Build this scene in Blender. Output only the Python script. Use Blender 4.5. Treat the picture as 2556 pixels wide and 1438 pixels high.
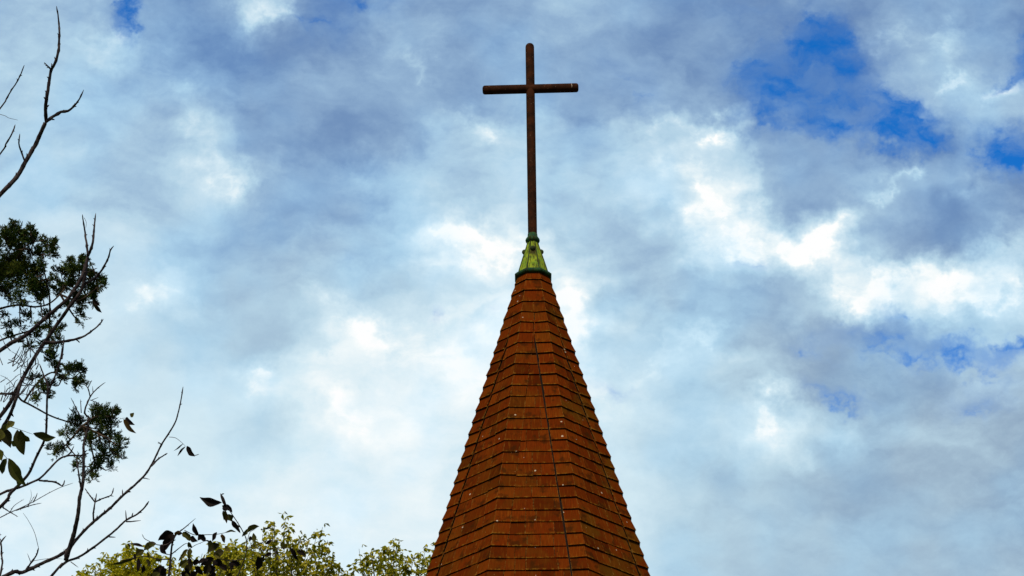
import bpy, math, random
import numpy as np
from mathutils import Vector, Matrix

SC = bpy.context.scene
for o in list(bpy.data.objects):
    bpy.data.objects.remove(o)
COL = SC.collection
rad = math.radians

# ------------------------------------------------------------------ camera
F_PX = 6000.0                      # focal length in photo pixels (2556 wide)
PITCH, ROLL = rad(28.535), rad(0.564)
EYE = Vector((0, 0, 1.6))
c_, s_ = math.cos(ROLL), math.sin(ROLL)
FW = Vector((0, math.cos(PITCH), math.sin(PITCH)))
U0 = Vector((0, -math.sin(PITCH), math.cos(PITCH)))
R0 = Vector((1, 0, 0))
RC = R0 * c_ - U0 * s_
UC = R0 * s_ + U0 * c_
cam_d = bpy.data.cameras.new("camera")
cam = bpy.data.objects.new("camera", cam_d)
COL.objects.link(cam)
m3 = Matrix((RC, UC, -FW)).transposed()
cam.matrix_world = Matrix.Translation(EYE) @ m3.to_4x4()
cam_d.sensor_width = 36
cam_d.lens = 36 * F_PX / 2556
cam_d.clip_end = 5000
SC.camera = cam

def P(x, y, d):
    """world point seen at photo pixel x, y at depth d metres"""
    return EYE + d * (FW + RC * ((x - 1278) / F_PX) - UC * ((y - 719) / F_PX))

# ------------------------------------------------------------------ light
SUN_EL, SUN_AZ = rad(46), rad(188)      # azimuth clockwise from +Y (north)
sun_d = bpy.data.lights.new("sun", 'SUN')
sun_d.energy = 3.2
sun_d.angle = rad(8)
sun_d.color = (1, .95, .87)
sun = bpy.data.objects.new("sun", sun_d)
COL.objects.link(sun)
sv = Vector((math.sin(SUN_AZ) * math.cos(SUN_EL), math.cos(SUN_AZ) * math.cos(SUN_EL), math.sin(SUN_EL)))
sun.rotation_euler = sv.to_track_quat('Z', 'Y').to_euler()
sun.location = (0, 0, 60)
SC.view_settings.view_transform = 'Standard'
SC.view_settings.look = 'None'
SC.view_settings.exposure = 0
SC.view_settings.gamma = 1
SC.render.film_transparent = False

def lin(r, g, b):
    f = lambda c: c / 12.92 if c <= .04045 else ((c + .055) / 1.055) ** 2.4
    return (f(r / 255), f(g / 255), f(b / 255), 1)

class NT:
    """small helper round a node tree"""
    def __init__(self, tree):
        self.t = tree; self.n = tree.nodes; self.l = tree.links
    def new(self, kind, **kw):
        nd = self.n.new(kind)
        for k, v in kw.items(): setattr(nd, k, v)
        return nd
    def put(self, sock, v):
        if isinstance(v, bpy.types.NodeSocket): self.l.new(v, sock)
        elif v is not None: sock.default_value = v
    def math(self, op, a, b=None, c=None, clamp=False):
        nd = self.new('ShaderNodeMath', operation=op, use_clamp=clamp)
        for i, v in enumerate((a, b, c)): self.put(nd.inputs[i], v)
        return nd.outputs[0]
    def vmath(self, op, a, b=None):
        nd = self.new('ShaderNodeVectorMath', operation=op)
        self.put(nd.inputs[0], a)
        if b is not None: self.put(nd.inputs[1], b)
        return nd.outputs['Value'] if op in ('DOT_PRODUCT', 'LENGTH', 'DISTANCE') else nd.outputs[0]
    def scale(self, a, k):
        nd = self.new('ShaderNodeVectorMath', operation='SCALE')
        self.put(nd.inputs[0], a); self.put(nd.inputs['Scale'], k)
        return nd.outputs[0]
    def comb(self, x, y, z):
        nd = self.new('ShaderNodeCombineXYZ')
        for i, v in enumerate((x, y, z)): self.put(nd.inputs[i], v)
        return nd.outputs[0]
    def noise(self, vec, scale, detail=4, rough=.5, dist=0., color=False, lac=2.):
        nd = self.new('ShaderNodeTexNoise')
        if vec is not None: self.put(nd.inputs['Vector'], vec)
        nd.inputs['Scale'].default_value = scale; nd.inputs['Detail'].default_value = detail
        nd.inputs['Roughness'].default_value = rough; nd.inputs['Distortion'].default_value = dist
        nd.inputs['Lacunarity'].default_value = lac
        return nd.outputs['Color' if color else 'Fac']
    def ramp(self, fac, stops, interp='LINEAR'):
        nd = self.new('ShaderNodeValToRGB')
        cr = nd.color_ramp; cr.interpolation = interp
        while len(cr.elements) < len(stops): cr.elements.new(.5)
        for e, (p, col) in zip(cr.elements, stops):
            e.position = p
            e.color = col if len(col) == 4 else (*col, 1)
        self.put(nd.inputs[0], fac)
        return nd.outputs[0]
    def mix(self, fac, a, b, mode='MIX'):
        nd = self.new('ShaderNodeMix', data_type='RGBA', blend_type=mode)
        self.put(nd.inputs[0], fac); self.put(nd.inputs[6], a); self.put(nd.inputs[7], b)
        return nd.outputs[2]
    def smooth(self, v, lo, hi, a=0., b=1.):
        nd = self.new('ShaderNodeMapRange', interpolation_type='SMOOTHSTEP')
        for i, x in enumerate((v, lo, hi, a, b)): self.put(nd.inputs[i], x)
        return nd.outputs[0]

# ------------------------------------------------------------------ sky: Nishita blue behind broken cloud
# cloud brightness (percent) over the northern sky, one line per 1.15 degrees of height, west to east
CLOUD = [
 [45,48,38,30,26,58,24,20,36,30,30,38,38,32,23,22,20,22,36,30,22],
 [50,53,64,42,27,24,21,26,44,31,35,36,34,27,24,15,12,28,46,37,26],
 [58,56,48,44,40,33,30,31,43,32,38,34,32,40,30,18,18,26,47,53,46],
 [55,59,51,53,60,38,31,27,40,60,60,51,55,62,72,40,34,22,18,32,20],
 [61,63,55,50,63,41,40,42,52,55,64,60,62,74,84,44,38,46,46,35,24],
 [66,69,69,60,52,48,44,48,61,84,84,57,52,55,86,89,88,46,31,38,56],
 [71,71,73,77,58,54,57,62,66,73,80,87,56,51,49,52,61,86,86,88,66],
 [73,73,73,66,58,55,72,88,84,89,89,87,66,61,52,41,41,40,45,53,61],
 [76,76,77,73,73,79,85,87,89,91,90,88,75,66,61,54,41,42,37,47,49],
 [81,81,81,80,75,68,81,89,87,85,80,80,72,66,65,78,57,44,42,42,38],
 [83,83,83,82,81,80,83,85,85,81,80,79,74,62,54,52,48,44,44,44,42],
 [85,85,85,85,85,85,87,87,86,83,80,78,76,64,54,50,49,51,48,46,42],
 [85,85,85,85,86,86,87,87,86,83,80,78,76,62,54,50,49,50,46,46,44]]
# bright puffs: x, y, rx, ry, turn (deg), gain
PUFF = []
def bank(pts, r, gain, flat=.8):
    """a bank of bright (or dull) cloud strung along a line of points"""
    for i, (x, y) in enumerate(pts):
        q = pts[min(i + 1, len(pts) - 1)]; p = pts[max(i - 1, 0)]
        ang = math.degrees(math.atan2(q[1] - p[1], q[0] - p[0])) if len(pts) > 1 else 0
        PUFF.append((x, y, r, r * flat, ang, gain))
bank([(1731, 416), (1745, 472), (1800, 530), (1832, 592), (1884, 611), (1953, 611), (2009, 608), (2056, 584), (2092, 562)], 44, .19)
bank([(1634, 416), (1676, 444), (1717, 527)], 40, .13)
bank([(2078, 694), (2096, 738), (2148, 750), (2217, 736), (2175, 680), (2231, 673), (2293, 687), (2370, 722), (2363, 757), (2425, 764), (2495, 750), (2543, 743)], 40, .15)
bank([(2280, 437), (2231, 472), (2182, 493)], 28, .22, .5); bank([(2418, 486), (2440, 500)], 40, .12); bank([(2522, 611), (2500, 640)], 40, .16)
bank([(2363, 62), (2356, 111)], 44, .2); bank([(2196, 130), (2260, 105), (2320, 70)], 36, .16, .5); bank([(2360, 228), (2390, 205)], 30, .22, .5)
bank([(2490, 208), (2540, 202)], 34, .34, .6); bank([(1606, 333), (1650, 312), (1700, 305)], 34, .18, .6); bank([(1794, 328)], 40, .62)
bank([(1627, 916), (1690, 875), (1745, 861), (1787, 840)], 34, .13, .5); bank([(1433, 750), (1440, 800)], 46, .17)
bank([(485, 305), (505, 361), (526, 410), (547, 444), (589, 444), (561, 479)], 38, .17); bank([(457, 222), (498, 257)], 34, .12); bank([(603, 250)], 40, .12)
bank([(640, 15), (672, 30), (692, 40)], 34, .20); bank([(283, 76), (256, 111)], 34, .20); bank([(1035, 130), (1045, 170), (1054, 208)], 30, .15)
bank([(1227, 347)], 34, .28); bank([(1160, 305), (1190, 320)], 34, .13); bank([(1158, 583), (1206, 611), (1241, 628), (1290, 620)], 46, .16)
bank([(800, 752), (845, 776), (894, 808), (940, 848), (998, 867), (1067, 874), (1158, 909)], 46, .13); bank([(367, 715), (385, 745)], 36, .12); bank([(672, 925), (644, 955)], 34, .13)
bank([(830, 990), (860, 1020), (900, 1070)], 50, .10); bank([(700, 410)], 44, .10); bank([(930, 430)], 50, .10); bank([(1925, 1020), (1950, 1030), (1900, 1035)], 40, .16); bank([(2090, 1060)], 40, .1)
bank([(825, 305)], 90, -.12); bank([(575, 597)], 110, -.10); bank([(727, 527), (811, 500)], 70, -.07); bank([(686, 826)], 100, -.08); bank([(1842, 389)], 80, -.10)
bank([(2023, 416)], 100, -.08); bank([(2335, 527), (2404, 569)], 110, -.12); bank([(2127, 606)], 44, -.16); bank([(1988, 694), (1925, 750)], 80, -.08); bank([(2092, 888)], 90, -.08)
bank([(1676, 56)], 140, -.09); bank([(1000, 260)], 110, -.08); bank([(620, 120)], 110, -.08); bank([(1560, 580)], 80, -.08); bank([(2300, 1300), (2100, 1200)], 120, -.06); bank([(640, 1060)], 70, -.07)
# openings of blue
GAP = [(332, 12, 26, 62, 12, 1.1), (300, 42, 40, 34, 0, .55), (800, 55, 120, 52, 15, .40), (915, 0, 90, 26, 0, .55),
       (2030, 92, 62, 44, -10, 1.25), (2090, 132, 34, 52, 10, .75), (1935, 235, 70, 40, -40, .62), (1880, 160, 60, 40, 0, .35),
       (2270, 320, 52, 44, 25, 1.05), (2215, 352, 60, 26, 20, .55), (2062, 336, 44, 17, 10, .8), (2015, 275, 60, 24, 20, .42),
       (2535, 395, 56, 40, -30, 1.35), (2495, 340, 40, 26, -20, .8), (2556, 150, 30, 60, 0, .85), (2505, 165, 34, 48, 40, .55),
       (2120, 235, 170, 110, 30, .42), (2398, 878, 50, 24, 5, 1.0), (2512, 888, 46, 24, -20, .95), (2220, 842, 110, 34, 15, .50),
       (2085, 985, 90, 26, 5, .45), (1080, 776, 24, 26, 20, .42), (1540, 972, 64, 18, 8, .42), (1868, 655, 44, 18, 0, .36),
       (2440, 1010, 80, 34, 20, .34), (2020, 860, 60, 20, 0, .3), (870, 640, 24, 22, 0, .25), (1850, 20, 90, 24, 0, .25),
       (1900, 190, 110, 60, 20, .32), (1990, 310, 110, 40, 20, .28), (2180, 300, 90, 50, 20, .34), (2140, 180, 80, 60, 0, .3), (2440, 300, 90, 50, 20, .25), (2470, 420, 60, 40, 0, .4), (2130, 870, 120, 40, 15, .14), (2330, 920, 120, 50, 10, .16), (2520, 960, 60, 40, 0, .3), (1250, 760, 40, 20, 0, .2), (1610, 250, 90, 60, 30, .28), (1520, 140, 80, 60, 20, .2), (2330, 360, 90, 20, 10, .35), (2260, 790, 60, 26, 25, .4)]

W = bpy.data.worlds.new("World")
SC.world = W
W.use_nodes = True
W.node_tree.nodes.clear()
N = NT(W.node_tree)
d = N.new('ShaderNodeTexCoord').outputs['Generated']
# angular chart of the sky round the bearing the spire stands at (fixed in the world)
AX, AR, AU = tuple(FW), tuple(RC), tuple(UC)
dz = N.math('MAXIMUM', N.vmath('DOT_PRODUCT', d, AX), .12)
uu = N.math('DIVIDE', N.vmath('DOT_PRODUCT', d, AR), dz)
vv = N.math('DIVIDE', N.vmath('DOT_PRODUCT', d, AU), dz)
p0 = N.comb(uu, vv, 0.)
w1 = N.noise(p0, 22., 5, .55, color=True)
w2 = N.noise(p0, 75., 4, .6, color=True)
def off(v, k):
    return N.scale(N.vmath('SUBTRACT', v, (.5, .5, .5)), k)
pw = N.vmath('ADD', N.vmath('ADD', p0, off(w1, .026)), off(w2, .026))
sp = N.new('ShaderNodeSeparateXYZ'); N.put(sp.inputs[0], pw)
s = N.math('MULTIPLY_ADD', sp.outputs[0], F_PX / 2560, 1278 / 2560, clamp=True)
t = N.math('MULTIPLY_ADD', sp.outputs[1], -F_PX / 120, 719 / 120)
t = N.math('MINIMUM', N.math('MAXIMUM', t, 0.), 12.)
acc = .012
for i, row in enumerate(CLOUD):
    fc = N.new('ShaderNodeFloatCurve')
    cv = fc.mapping.curves[0]
    while len(cv.points) < len(row): cv.points.new(.5, .5)
    for j, q in enumerate(row):
        cv.points[j].location = (j / (len(row) - 1), q / 100)
        cv.points[j].handle_type = 'AUTO'
    fc.mapping.update()
    N.put(fc.inputs['Value'], s)
    h = N.math('SUBTRACT', 1., N.math('ABSOLUTE', N.math('SUBTRACT', t, float(i))), clamp=True)
    acc = N.math('MULTIPLY_ADD', fc.outputs[0], N.smooth(h, 0., 1.), acc)
def blobs(lst, vec, wid=2.):
    tot = 0.
    for (x, y, rx, ry, ang, g) in lst:
        mp = N.new('ShaderNodeMapping', vector_type='TEXTURE')
        N.put(mp.inputs['Vector'], vec)
        mp.inputs['Location'].default_value = ((x - 1278) / F_PX, -(y - 719) / F_PX, 0)
        mp.inputs['Rotation'].default_value = (0, 0, -rad(ang))
        mp.inputs['Scale'].default_value = (rx * wid / F_PX, ry * wid / F_PX, 1)
        gr = N.new('ShaderNodeTexGradient', gradient_type='QUADRATIC_SPHERE')
        N.put(gr.inputs[0], mp.outputs[0])
        tot = N.math('MULTIPLY_ADD', gr.outputs['Fac'], g, tot)
    return tot
puff = blobs(PUFF, pw)
# streaked cloud texture, drawn out from upper left to lower right
st = N.new('ShaderNodeMapping')
N.put(st.inputs['Vector'], N.vmath('ADD', p0, off(w1, .02)))
st.inputs['Rotation'].default_value = (0, 0, rad(28))
st.inputs['Scale'].default_value = (.65, 1.25, 1)
n1 = N.noise(st.outputs[0], 26., 7, .56)
n2 = N.noise(st.outputs[0], 95., 5, .6)
n3 = N.noise(N.vmath('ADD', st.outputs[0], off(w2, .016)), 46., 7, .60)
bill = N.math('ADD', N.math('ADD', N.math('MULTIPLY', N.math('SUBTRACT', n1, .5), .30), N.math('MULTIPLY', N.math('SUBTRACT', n2, .5), .27)), N.math('MULTIPLY', N.math('SUBTRACT', n3, .5), .36))
amp = N.smooth(N.math('ADD', sp.outputs[1], N.math('MULTIPLY', sp.outputs[0], .35)), -.13, .03, .38, 1.)
puff = N.math('MULTIPLY', puff, N.math('ADD', N.math('MULTIPLY_ADD', n3, 1.4, -.5), N.math('MULTIPLY', n2, 1.4)))
L = N.math('ADD', N.math('ADD', acc, puff), N.math('MULTIPLY', bill, amp), clamp=True)
hi = N.ramp(L, [(0., lin(80, 116, 174)), (.2, lin(115, 147, 189)), (.4, lin(147, 179, 211)), (.6, lin(180, 211, 231)),
                (.78, lin(209, 231, 243)), (.92, lin(238, 248, 251)), (1.1 / 1.15, lin(251, 254, 254)), (1., lin(255, 255, 255))])
lo = N.ramp(L, [(0., lin(92, 124, 164)), (.2, lin(124, 149, 180)), (.4, lin(154, 179, 201)), (.6, lin(184, 212, 228)),
                (.8, lin(212, 234, 244)), (.95, lin(246, 252, 253)), (1., lin(255, 255, 255))])
cloud = N.mix(N.smooth(sp.outputs[1], -.07, .06), lo, hi)
tint = N.noise(p0, 18., 3, .5)
cloud = N.mix(N.smooth(tint, .42, .66, 0., .8), cloud, N.mix(1., cloud, (.86, .97, 1.05, 1), 'MULTIPLY'))
gap = blobs(GAP, pw, 2.5)
gn = N.noise(N.vmath('ADD', st.outputs[0], off(w2, .014)), 80., 8, .56)
gap = N.math('MINIMUM', N.math('MULTIPLY', gap, 1.25), 1.15)
gapm = N.math('ADD', gap, N.math('MULTIPLY', N.math('MULTIPLY', N.math('SUBTRACT', gn, .5), 3.6), N.smooth(gap, 0., .35)))
veil = N.smooth(gap, .02, .9, 0., .48)
gapm = N.math('MULTIPLY_ADD', N.math('SUBTRACT', 1., veil), N.smooth(gapm, .40, 1.62, 0., .95), veil)
sky = N.new('ShaderNodeTexSky', sky_type='NISHITA')
sky.sun_disc = False
sky.sun_elevation = SUN_EL
sky.sun_rotation = SUN_AZ
sky.air_density = 1.; sky.dust_density = .3; sky.ozone_density = 3.
STR = .1
BLUE_TINT = (.05, .92, 1.85, 1)
blue = N.mix(1., sky.outputs[0], BLUE_TINT, 'MULTIPLY')
full = N.mix(gapm, N.scale(cloud, 1 / STR), blue)
bg = N.new('ShaderNodeBackground')
N.put(bg.inputs[0], full); bg.inputs[1].default_value = STR
N.l.new(bg.outputs[0], N.new('ShaderNodeOutputWorld').inputs[0])

# ------------------------------------------------------------------ mesh helpers
rnd = random.Random(7)
class MB:
    def __init__(self):
        self.v = []; self.f = []; self.uv = None; self.uv2 = None
    def add(self, vs, fs):
        b = len(self.v); self.v += [tuple(q) for q in vs]
        self.f += [tuple(i + b for i in q) for q in fs]
    def box8(self, vs):
        self.add(vs, [(0, 1, 2, 3), (7, 6, 5, 4), (0, 4, 5, 1), (1, 5, 6, 2), (2, 6, 7, 3), (3, 7, 4, 0)])
    def box(self, c, h):
        x, y, z = c; a, b, e = h
        self.box8([(x - a, y - b, z - e), (x - a, y + b, z - e), (x + a, y + b, z - e), (x + a, y - b, z - e),
                   (x - a, y - b, z + e), (x - a, y + b, z + e), (x + a, y + b, z + e), (x + a, y - b, z + e)])
    def tube(self, pts, rr, n=6, cap=True):
        pts = [Vector(q) for q in pts]
        T = (pts[1] - pts[0]).normalized()
        U = T.orthogonal().normalized()
        vs = []
        for i, q in enumerate(pts):
            a = pts[min(i + 1, len(pts) - 1)] - pts[max(i - 1, 0)]
            if a.length > 1e-9: T = a.normalized()
            U = (U - T * U.dot(T))
            U = U.normalized() if U.length > 1e-6 else T.orthogonal().normalized()
            V = T.cross(U)
            for k in range(n):
                g = 2 * math.pi * k / n
                vs.append(q + (U * math.cos(g) + V * math.sin(g)) * rr[i])
        fs = []
        for i in range(len(pts) - 1):
            for k in range(n):
                fs.append((i * n + k, i * n + (k + 1) % n, (i + 1) * n + (k + 1) % n, (i + 1) * n + k))
        if cap:
            fs.append(tuple(range(n))[::-1]); m = (len(pts) - 1) * n
            fs.append(tuple(range(m, m + n)))
        self.add(vs, fs)
    def lathe(self, axis, prof, n, a0=0.):
        """prof: (radius, z) rings round a vertical axis"""
        vs = []
        for r, z in prof:
            for k in range(n):
                g = a0 + 2 * math.pi * k / n
                vs.append((axis[0] + r * math.sin(g), axis[1] - r * math.cos(g), z))
        fs = []
        for i in range(len(prof) - 1):
            for k in range(n):
                fs.append((i * n + k, i * n + (k + 1) % n, (i + 1) * n + (k + 1) % n, (i + 1) * n + k))
        m = (len(prof) - 1) * n
        fs.append(tuple(range(n))[::-1]); fs.append(tuple(range(m, m + n)))
        self.add(vs, fs)
    def build(self, name, mat, parent=None, smooth=False, origin=None):
        me = bpy.data.meshes.new(name)
        v = self.v
        off = None
        if parent is not None: off = parent.matrix_world.translation.copy()
        if parent is not None and parent.get('_base') is not None: off = Vector(parent['_base'])
        if origin is not None: off = Vector(origin)
        if off is not None: v = [(a - off.x, b - off.y, c - off.z) for a, b, c in v]
        me.from_pydata(v, [], self.f)
        for nm, data in (('grain', self.uv), ('cell', self.uv2)):
            if data:
                ul = me.uv_layers.new(name=nm)
                ul.data.foreach_set('uv', np.array(data, dtype=np.float32).ravel())
        me.materials.append(mat)
        if smooth: me.polygons.foreach_set('use_smooth', [True] * len(me.polygons))
        me.validate(); me.update()
        o = bpy.data.objects.new(name, me); COL.objects.link(o)
        if parent is not None:
            o.parent = parent
            base = Vector(parent['_base']) if parent.get('_base') is not None else parent.location
            if origin is not None: o.location = Vector(origin) - base
            o['_base'] = tuple(origin) if origin is not None else tuple(base)
        elif off is not None: o.location = off; o['_base'] = tuple(off)
        return o
def thing(name, loc, label, cat, group=None):
    o = bpy.data.objects.new(name, None); COL.objects.link(o)
    o.location = loc; o['label'] = label; o['category'] = cat; o['_base'] = tuple(loc)
    o.empty_display_size = .3
    if group: o['group'] = group
    return o

def spline(pts, step):
    """Catmull-Rom through 3D points"""
    pts = [Vector(p) for p in pts]
    if len(pts) < 3:
        n = max(2, int((pts[1] - pts[0]).length / step))
        return [pts[0].lerp(pts[1], i / n) for i in range(n + 1)]
    q = [pts[0] * 2 - pts[1]] + pts + [pts[-1] * 2 - pts[-2]]
    out = []
    for i in range(1, len(q) - 2):
        a, b, c, e = q[i - 1:i + 3]
        n = max(1, int((c - b).length / step))
        for k in range(n):
            t = k / n
            out.append(.5 * ((2 * b) + (c - a) * t + (2 * a - 5 * b + 4 * c - e) * t * t + (3 * b - a - 3 * c + e) * t ** 3))
    out.append(pts[-1])
    return out

# ------------------------------------------------------------------ materials
def mat(name):
    m = bpy.data.materials.new(name); m.use_nodes = True
    m.node_tree.nodes.clear()
    k = NT(m.node_tree)
    b = k.new('ShaderNodeBsdfPrincipled')
    o = k.new('ShaderNodeOutputMaterial')
    k.l.new(b.outputs[0], o.inputs[0])
    return m, k, b, o
def bump(k, b, h, strength, dist):
    n = k.new('ShaderNodeBump'); n.inputs['Strength'].default_value = strength; n.inputs['Distance'].default_value = dist
    k.put(n.inputs['Height'], h); k.l.new(n.outputs[0], b.inputs['Normal'])
def obj_co(k): return k.new('ShaderNodeTexCoord').outputs['Object']
def island(k): return k.new('ShaderNodeNewGeometry').outputs['Random Per Island']

# cedar shingles
M_SH, k, b, o = mat('cedar_shingle')
gu = k.new('ShaderNodeUVMap', uv_map='grain').outputs[0]
cu = k.new('ShaderNodeUVMap', uv_map='cell').outputs[0]
ri = island(k)
mp = k.new('ShaderNodeMapping'); k.put(mp.inputs[0], gu); mp.inputs['Scale'].default_value = (150, 7, 1)
g1 = k.noise(mp.outputs[0], 1., 4, .6)
mp = k.new('ShaderNodeMapping'); k.put(mp.inputs[0], gu); mp.inputs['Scale'].default_value = (40, 5, 1)
g2 = k.noise(mp.outputs[0], 1., 3, .6)
wn = k.new('ShaderNodeTexWhiteNoise', noise_dimensions='1D'); k.put(wn.inputs['W'], ri)
base = k.ramp(wn.outputs['Value'], [(0., (.064, .0085, .0011)), (.25, (.122, .0165, .0015)), (.6, (.145, .0205, .0018)), (.85, (.166, .0285, .0022)), (1., (.080, .0110, .0013))])
col = k.mix(k.smooth(g1, .34, .68, 0., .65), base, (.058, .0105, .0012, 1))
col = k.mix(k.smooth(g2, .52, .76, 0., .42), col, (.215, .064, .0055, 1))
mo = k.noise(gu, 2.2, 5, .62)
su = k.new('ShaderNodeSeparateXYZ'); k.put(su.inputs[0], gu)
col = k.mix(k.math('MULTIPLY', k.smooth(mo, .47, .62, 0., .62), k.smooth(su.outputs[0], 2.0, 2.3, .42, 1.)), col, (.092, .037, .0030, 1))     # olive weathering
m2 = k.noise(gu, 6., 4, .6)
col = k.mix(k.smooth(m2, .53, .66, 0., .75), col, (.036, .0105, .002, 1))       # damp patches
sc_ = k.new('ShaderNodeSeparateXYZ'); k.put(sc_.inputs[0], cu)
edge = k.smooth(sc_.outputs[1], .01, .16, 1., 0.)
en = k.noise(gu, 22., 3, .6)
col = k.mix(k.math('MULTIPLY', edge, k.smooth(en, .46, .68, 0., .6)), col, (.24, .105, .010, 1))   # worn lower edge
side = k.smooth(k.math('ABSOLUTE', k.math('SUBTRACT', sc_.outputs[0], .5)), .470, .496)
col = k.mix(k.math('MULTIPLY', side, k.smooth(en, .40, .62, 0., .6)), col, (.26, .125, .022, 1))
vo = k.new('ShaderNodeTexVoronoi', feature='F1'); k.put(vo.inputs['Vector'], k.vmath('ADD', gu, k.scale(k.noise(gu, 40., 3, .6, color=True), .03))); vo.inputs['Scale'].default_value = 9.
vs_ = k.new('ShaderNodeSeparateXYZ'); k.put(vs_.inputs[0], vo.outputs['Color'])
size = k.math('MULTIPLY', k.smooth(vs_.outputs[0], .64, 1.), .125)
spot = k.math('MULTIPLY', k.smooth(k.math('SUBTRACT', size, vo.outputs['Distance']), -.004, .03), .55)
col = k.mix(spot, col, (.74, .58, .36, 1))                                    # lichen
vo2 = k.new('ShaderNodeTexVoronoi', feature='F1'); k.put(vo2.inputs['Vector'], gu); vo2.inputs['Scale'].default_value = 24.
vs2 = k.new('ShaderNodeSeparateXYZ'); k.put(vs2.inputs[0], vo2.outputs['Color'])
size2 = k.math('MULTIPLY', k.smooth(vs2.outputs[0], .86, 1.), .12)
spot2 = k.math('MULTIPLY', k.smooth(k.math('SUBTRACT', size2, vo2.outputs['Distance']), -.01, .03), k.smooth(mo, .46, .6))
col = k.mix(k.math('MULTIPLY', spot2, .65), col, (.55, .36, .12, 1))
k.put(b.inputs['Base Color'], col)
b.inputs['Roughness'].default_value = .9; b.inputs['Specular IOR Level'].default_value = .0
bump(k, b, k.math('ADD', g1, k.math('MULTIPLY', g2, .6)), .5, .004)

M_END, k, b, o = mat('weathered_end_grain_with_shade')  # near-black: weathered end grain plus shade under the shingle butts, painted in
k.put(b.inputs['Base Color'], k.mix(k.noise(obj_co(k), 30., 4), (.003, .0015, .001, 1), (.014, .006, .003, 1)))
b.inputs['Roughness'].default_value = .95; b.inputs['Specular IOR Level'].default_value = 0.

M_FELT, k, b, o = mat('tarred_felt')
k.put(b.inputs['Base Color'], k.mix(k.noise(obj_co(k), 8., 4), (.010, .006, .004, 1), (.022, .012, .008, 1)))
b.inputs['Roughness'].default_value = .95; b.inputs['Specular IOR Level'].default_value = .05

def copper(name, c1, c2, streak, stain=False):
    m, k, b, o = mat(name)
    oc = obj_co(k)
    mp = k.new('ShaderNodeMapping'); k.put(mp.inputs[0], oc); mp.inputs['Scale'].default_value = (42, 42, 2.4)
    n = k.noise(mp.outputs[0], 1., 5, .62)
    n2 = k.noise(oc, 14., 4, .6)
    c = k.mix(k.smooth(n2, .38, .66), c1, c2)
    c = k.mix(k.smooth(n, .46, .62, 0., streak), c, (.028, .022, .004, 1))
    n3 = k.noise(oc, 60., 3, .6)
    c = k.mix(k.smooth(n3, .6, .75, 0., .4), c, (.10, .34, .13, 1))
    if stain:
        sx = k.new('ShaderNodeSeparateXYZ'); k.put(sx.inputs[0], oc)
        wob = k.noise(mp.outputs[0], 1.6, 4, .65)
        ax_ = k.math('ADD', k.math('ABSOLUTE', k.math('ADD', sx.outputs[0], -.004)), k.math('MULTIPLY', k.math('SUBTRACT', wob, .5), .10))
        zz = k.math('MULTIPLY', k.smooth(sx.outputs[2], 16.62, 16.74), k.smooth(sx.outputs[2], 16.86, 16.83))
        ms = k.math('MULTIPLY', k.math('MULTIPLY', k.smooth(ax_, .044, .026), zz), k.math('LESS_THAN', sx.outputs[1], 0.))
        c = k.mix(k.math('MULTIPLY', ms, .9), c, (.030, .016, .004, 1))
    k.put(b.inputs['Base Color'], c)
    b.inputs['Roughness'].default_value = .8; b.inputs['Specular IOR Level'].default_value = .08
    bump(k, b, n, .5, .006)
    return m
M_CU = copper('verdigris_copper', (.275, .300, .014, 1), (.150, .235, .018, 1), .75, True)
M_TEAL = copper('dark_verdigris', (.010, .050, .024, 1), (.04, .085, .016, 1), .95)
M_CUD = copper('stained_copper', (.035, .05, .012, 1), (.05, .045, .015, 1), .9)

M_RUST, k, b, o = mat('rusted_iron')
oc = obj_co(k)
n = k.noise(oc, 9., 5, .65); n2 = k.noise(oc, 55., 3, .6)
c = k.ramp(n, [(.3, (.014, .0050, .002)), (.5, (.034, .0100, .003)), (.7, (.060, .016, .004))])
c = k.mix(k.smooth(n2, .66, .74, 0., .7), c, (.42, .24, .12, 1))
k.put(b.inputs['Base Color'], c)
b.inputs['Roughness'].default_value = .8; b.inputs['Specular IOR Level'].default_value = .04
bump(k, b, n2, .4, .004)
M_CHALK, k, b, o = mat('pale_scratch')
k.put(b.inputs['Base Color'], k.mix(k.noise(obj_co(k), 40., 2), (.55, .42, .28, 1), (.35, .22, .12, 1)))
b.inputs['Roughness'].default_value = .9

def bark(name, c1, c2, sc=30.):
    m, k, b, o = mat(name)
    oc = obj_co(k)
    n = k.noise(oc, sc, 5, .65)
    k.put(b.inputs['Base Color'], k.mix(k.smooth(n, .38, .68), c1, c2))
    b.inputs['Roughness'].default_value = .9; b.inputs['Specular IOR Level'].default_value = .06
    bump(k, b, n, .6, .006)
    return m
M_BARK = bark('bare_tree_bark', (.020, .012, .012, 1), (.085, .060, .050, 1))
M_JBARK = bark('juniper_bark', (.040, .024, .014, 1), (.115, .072, .042, 1))
M_BARK2 = bark('background_bark', (.05, .04, .03, 1), (.11, .09, .06, 1), 14.)

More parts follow.
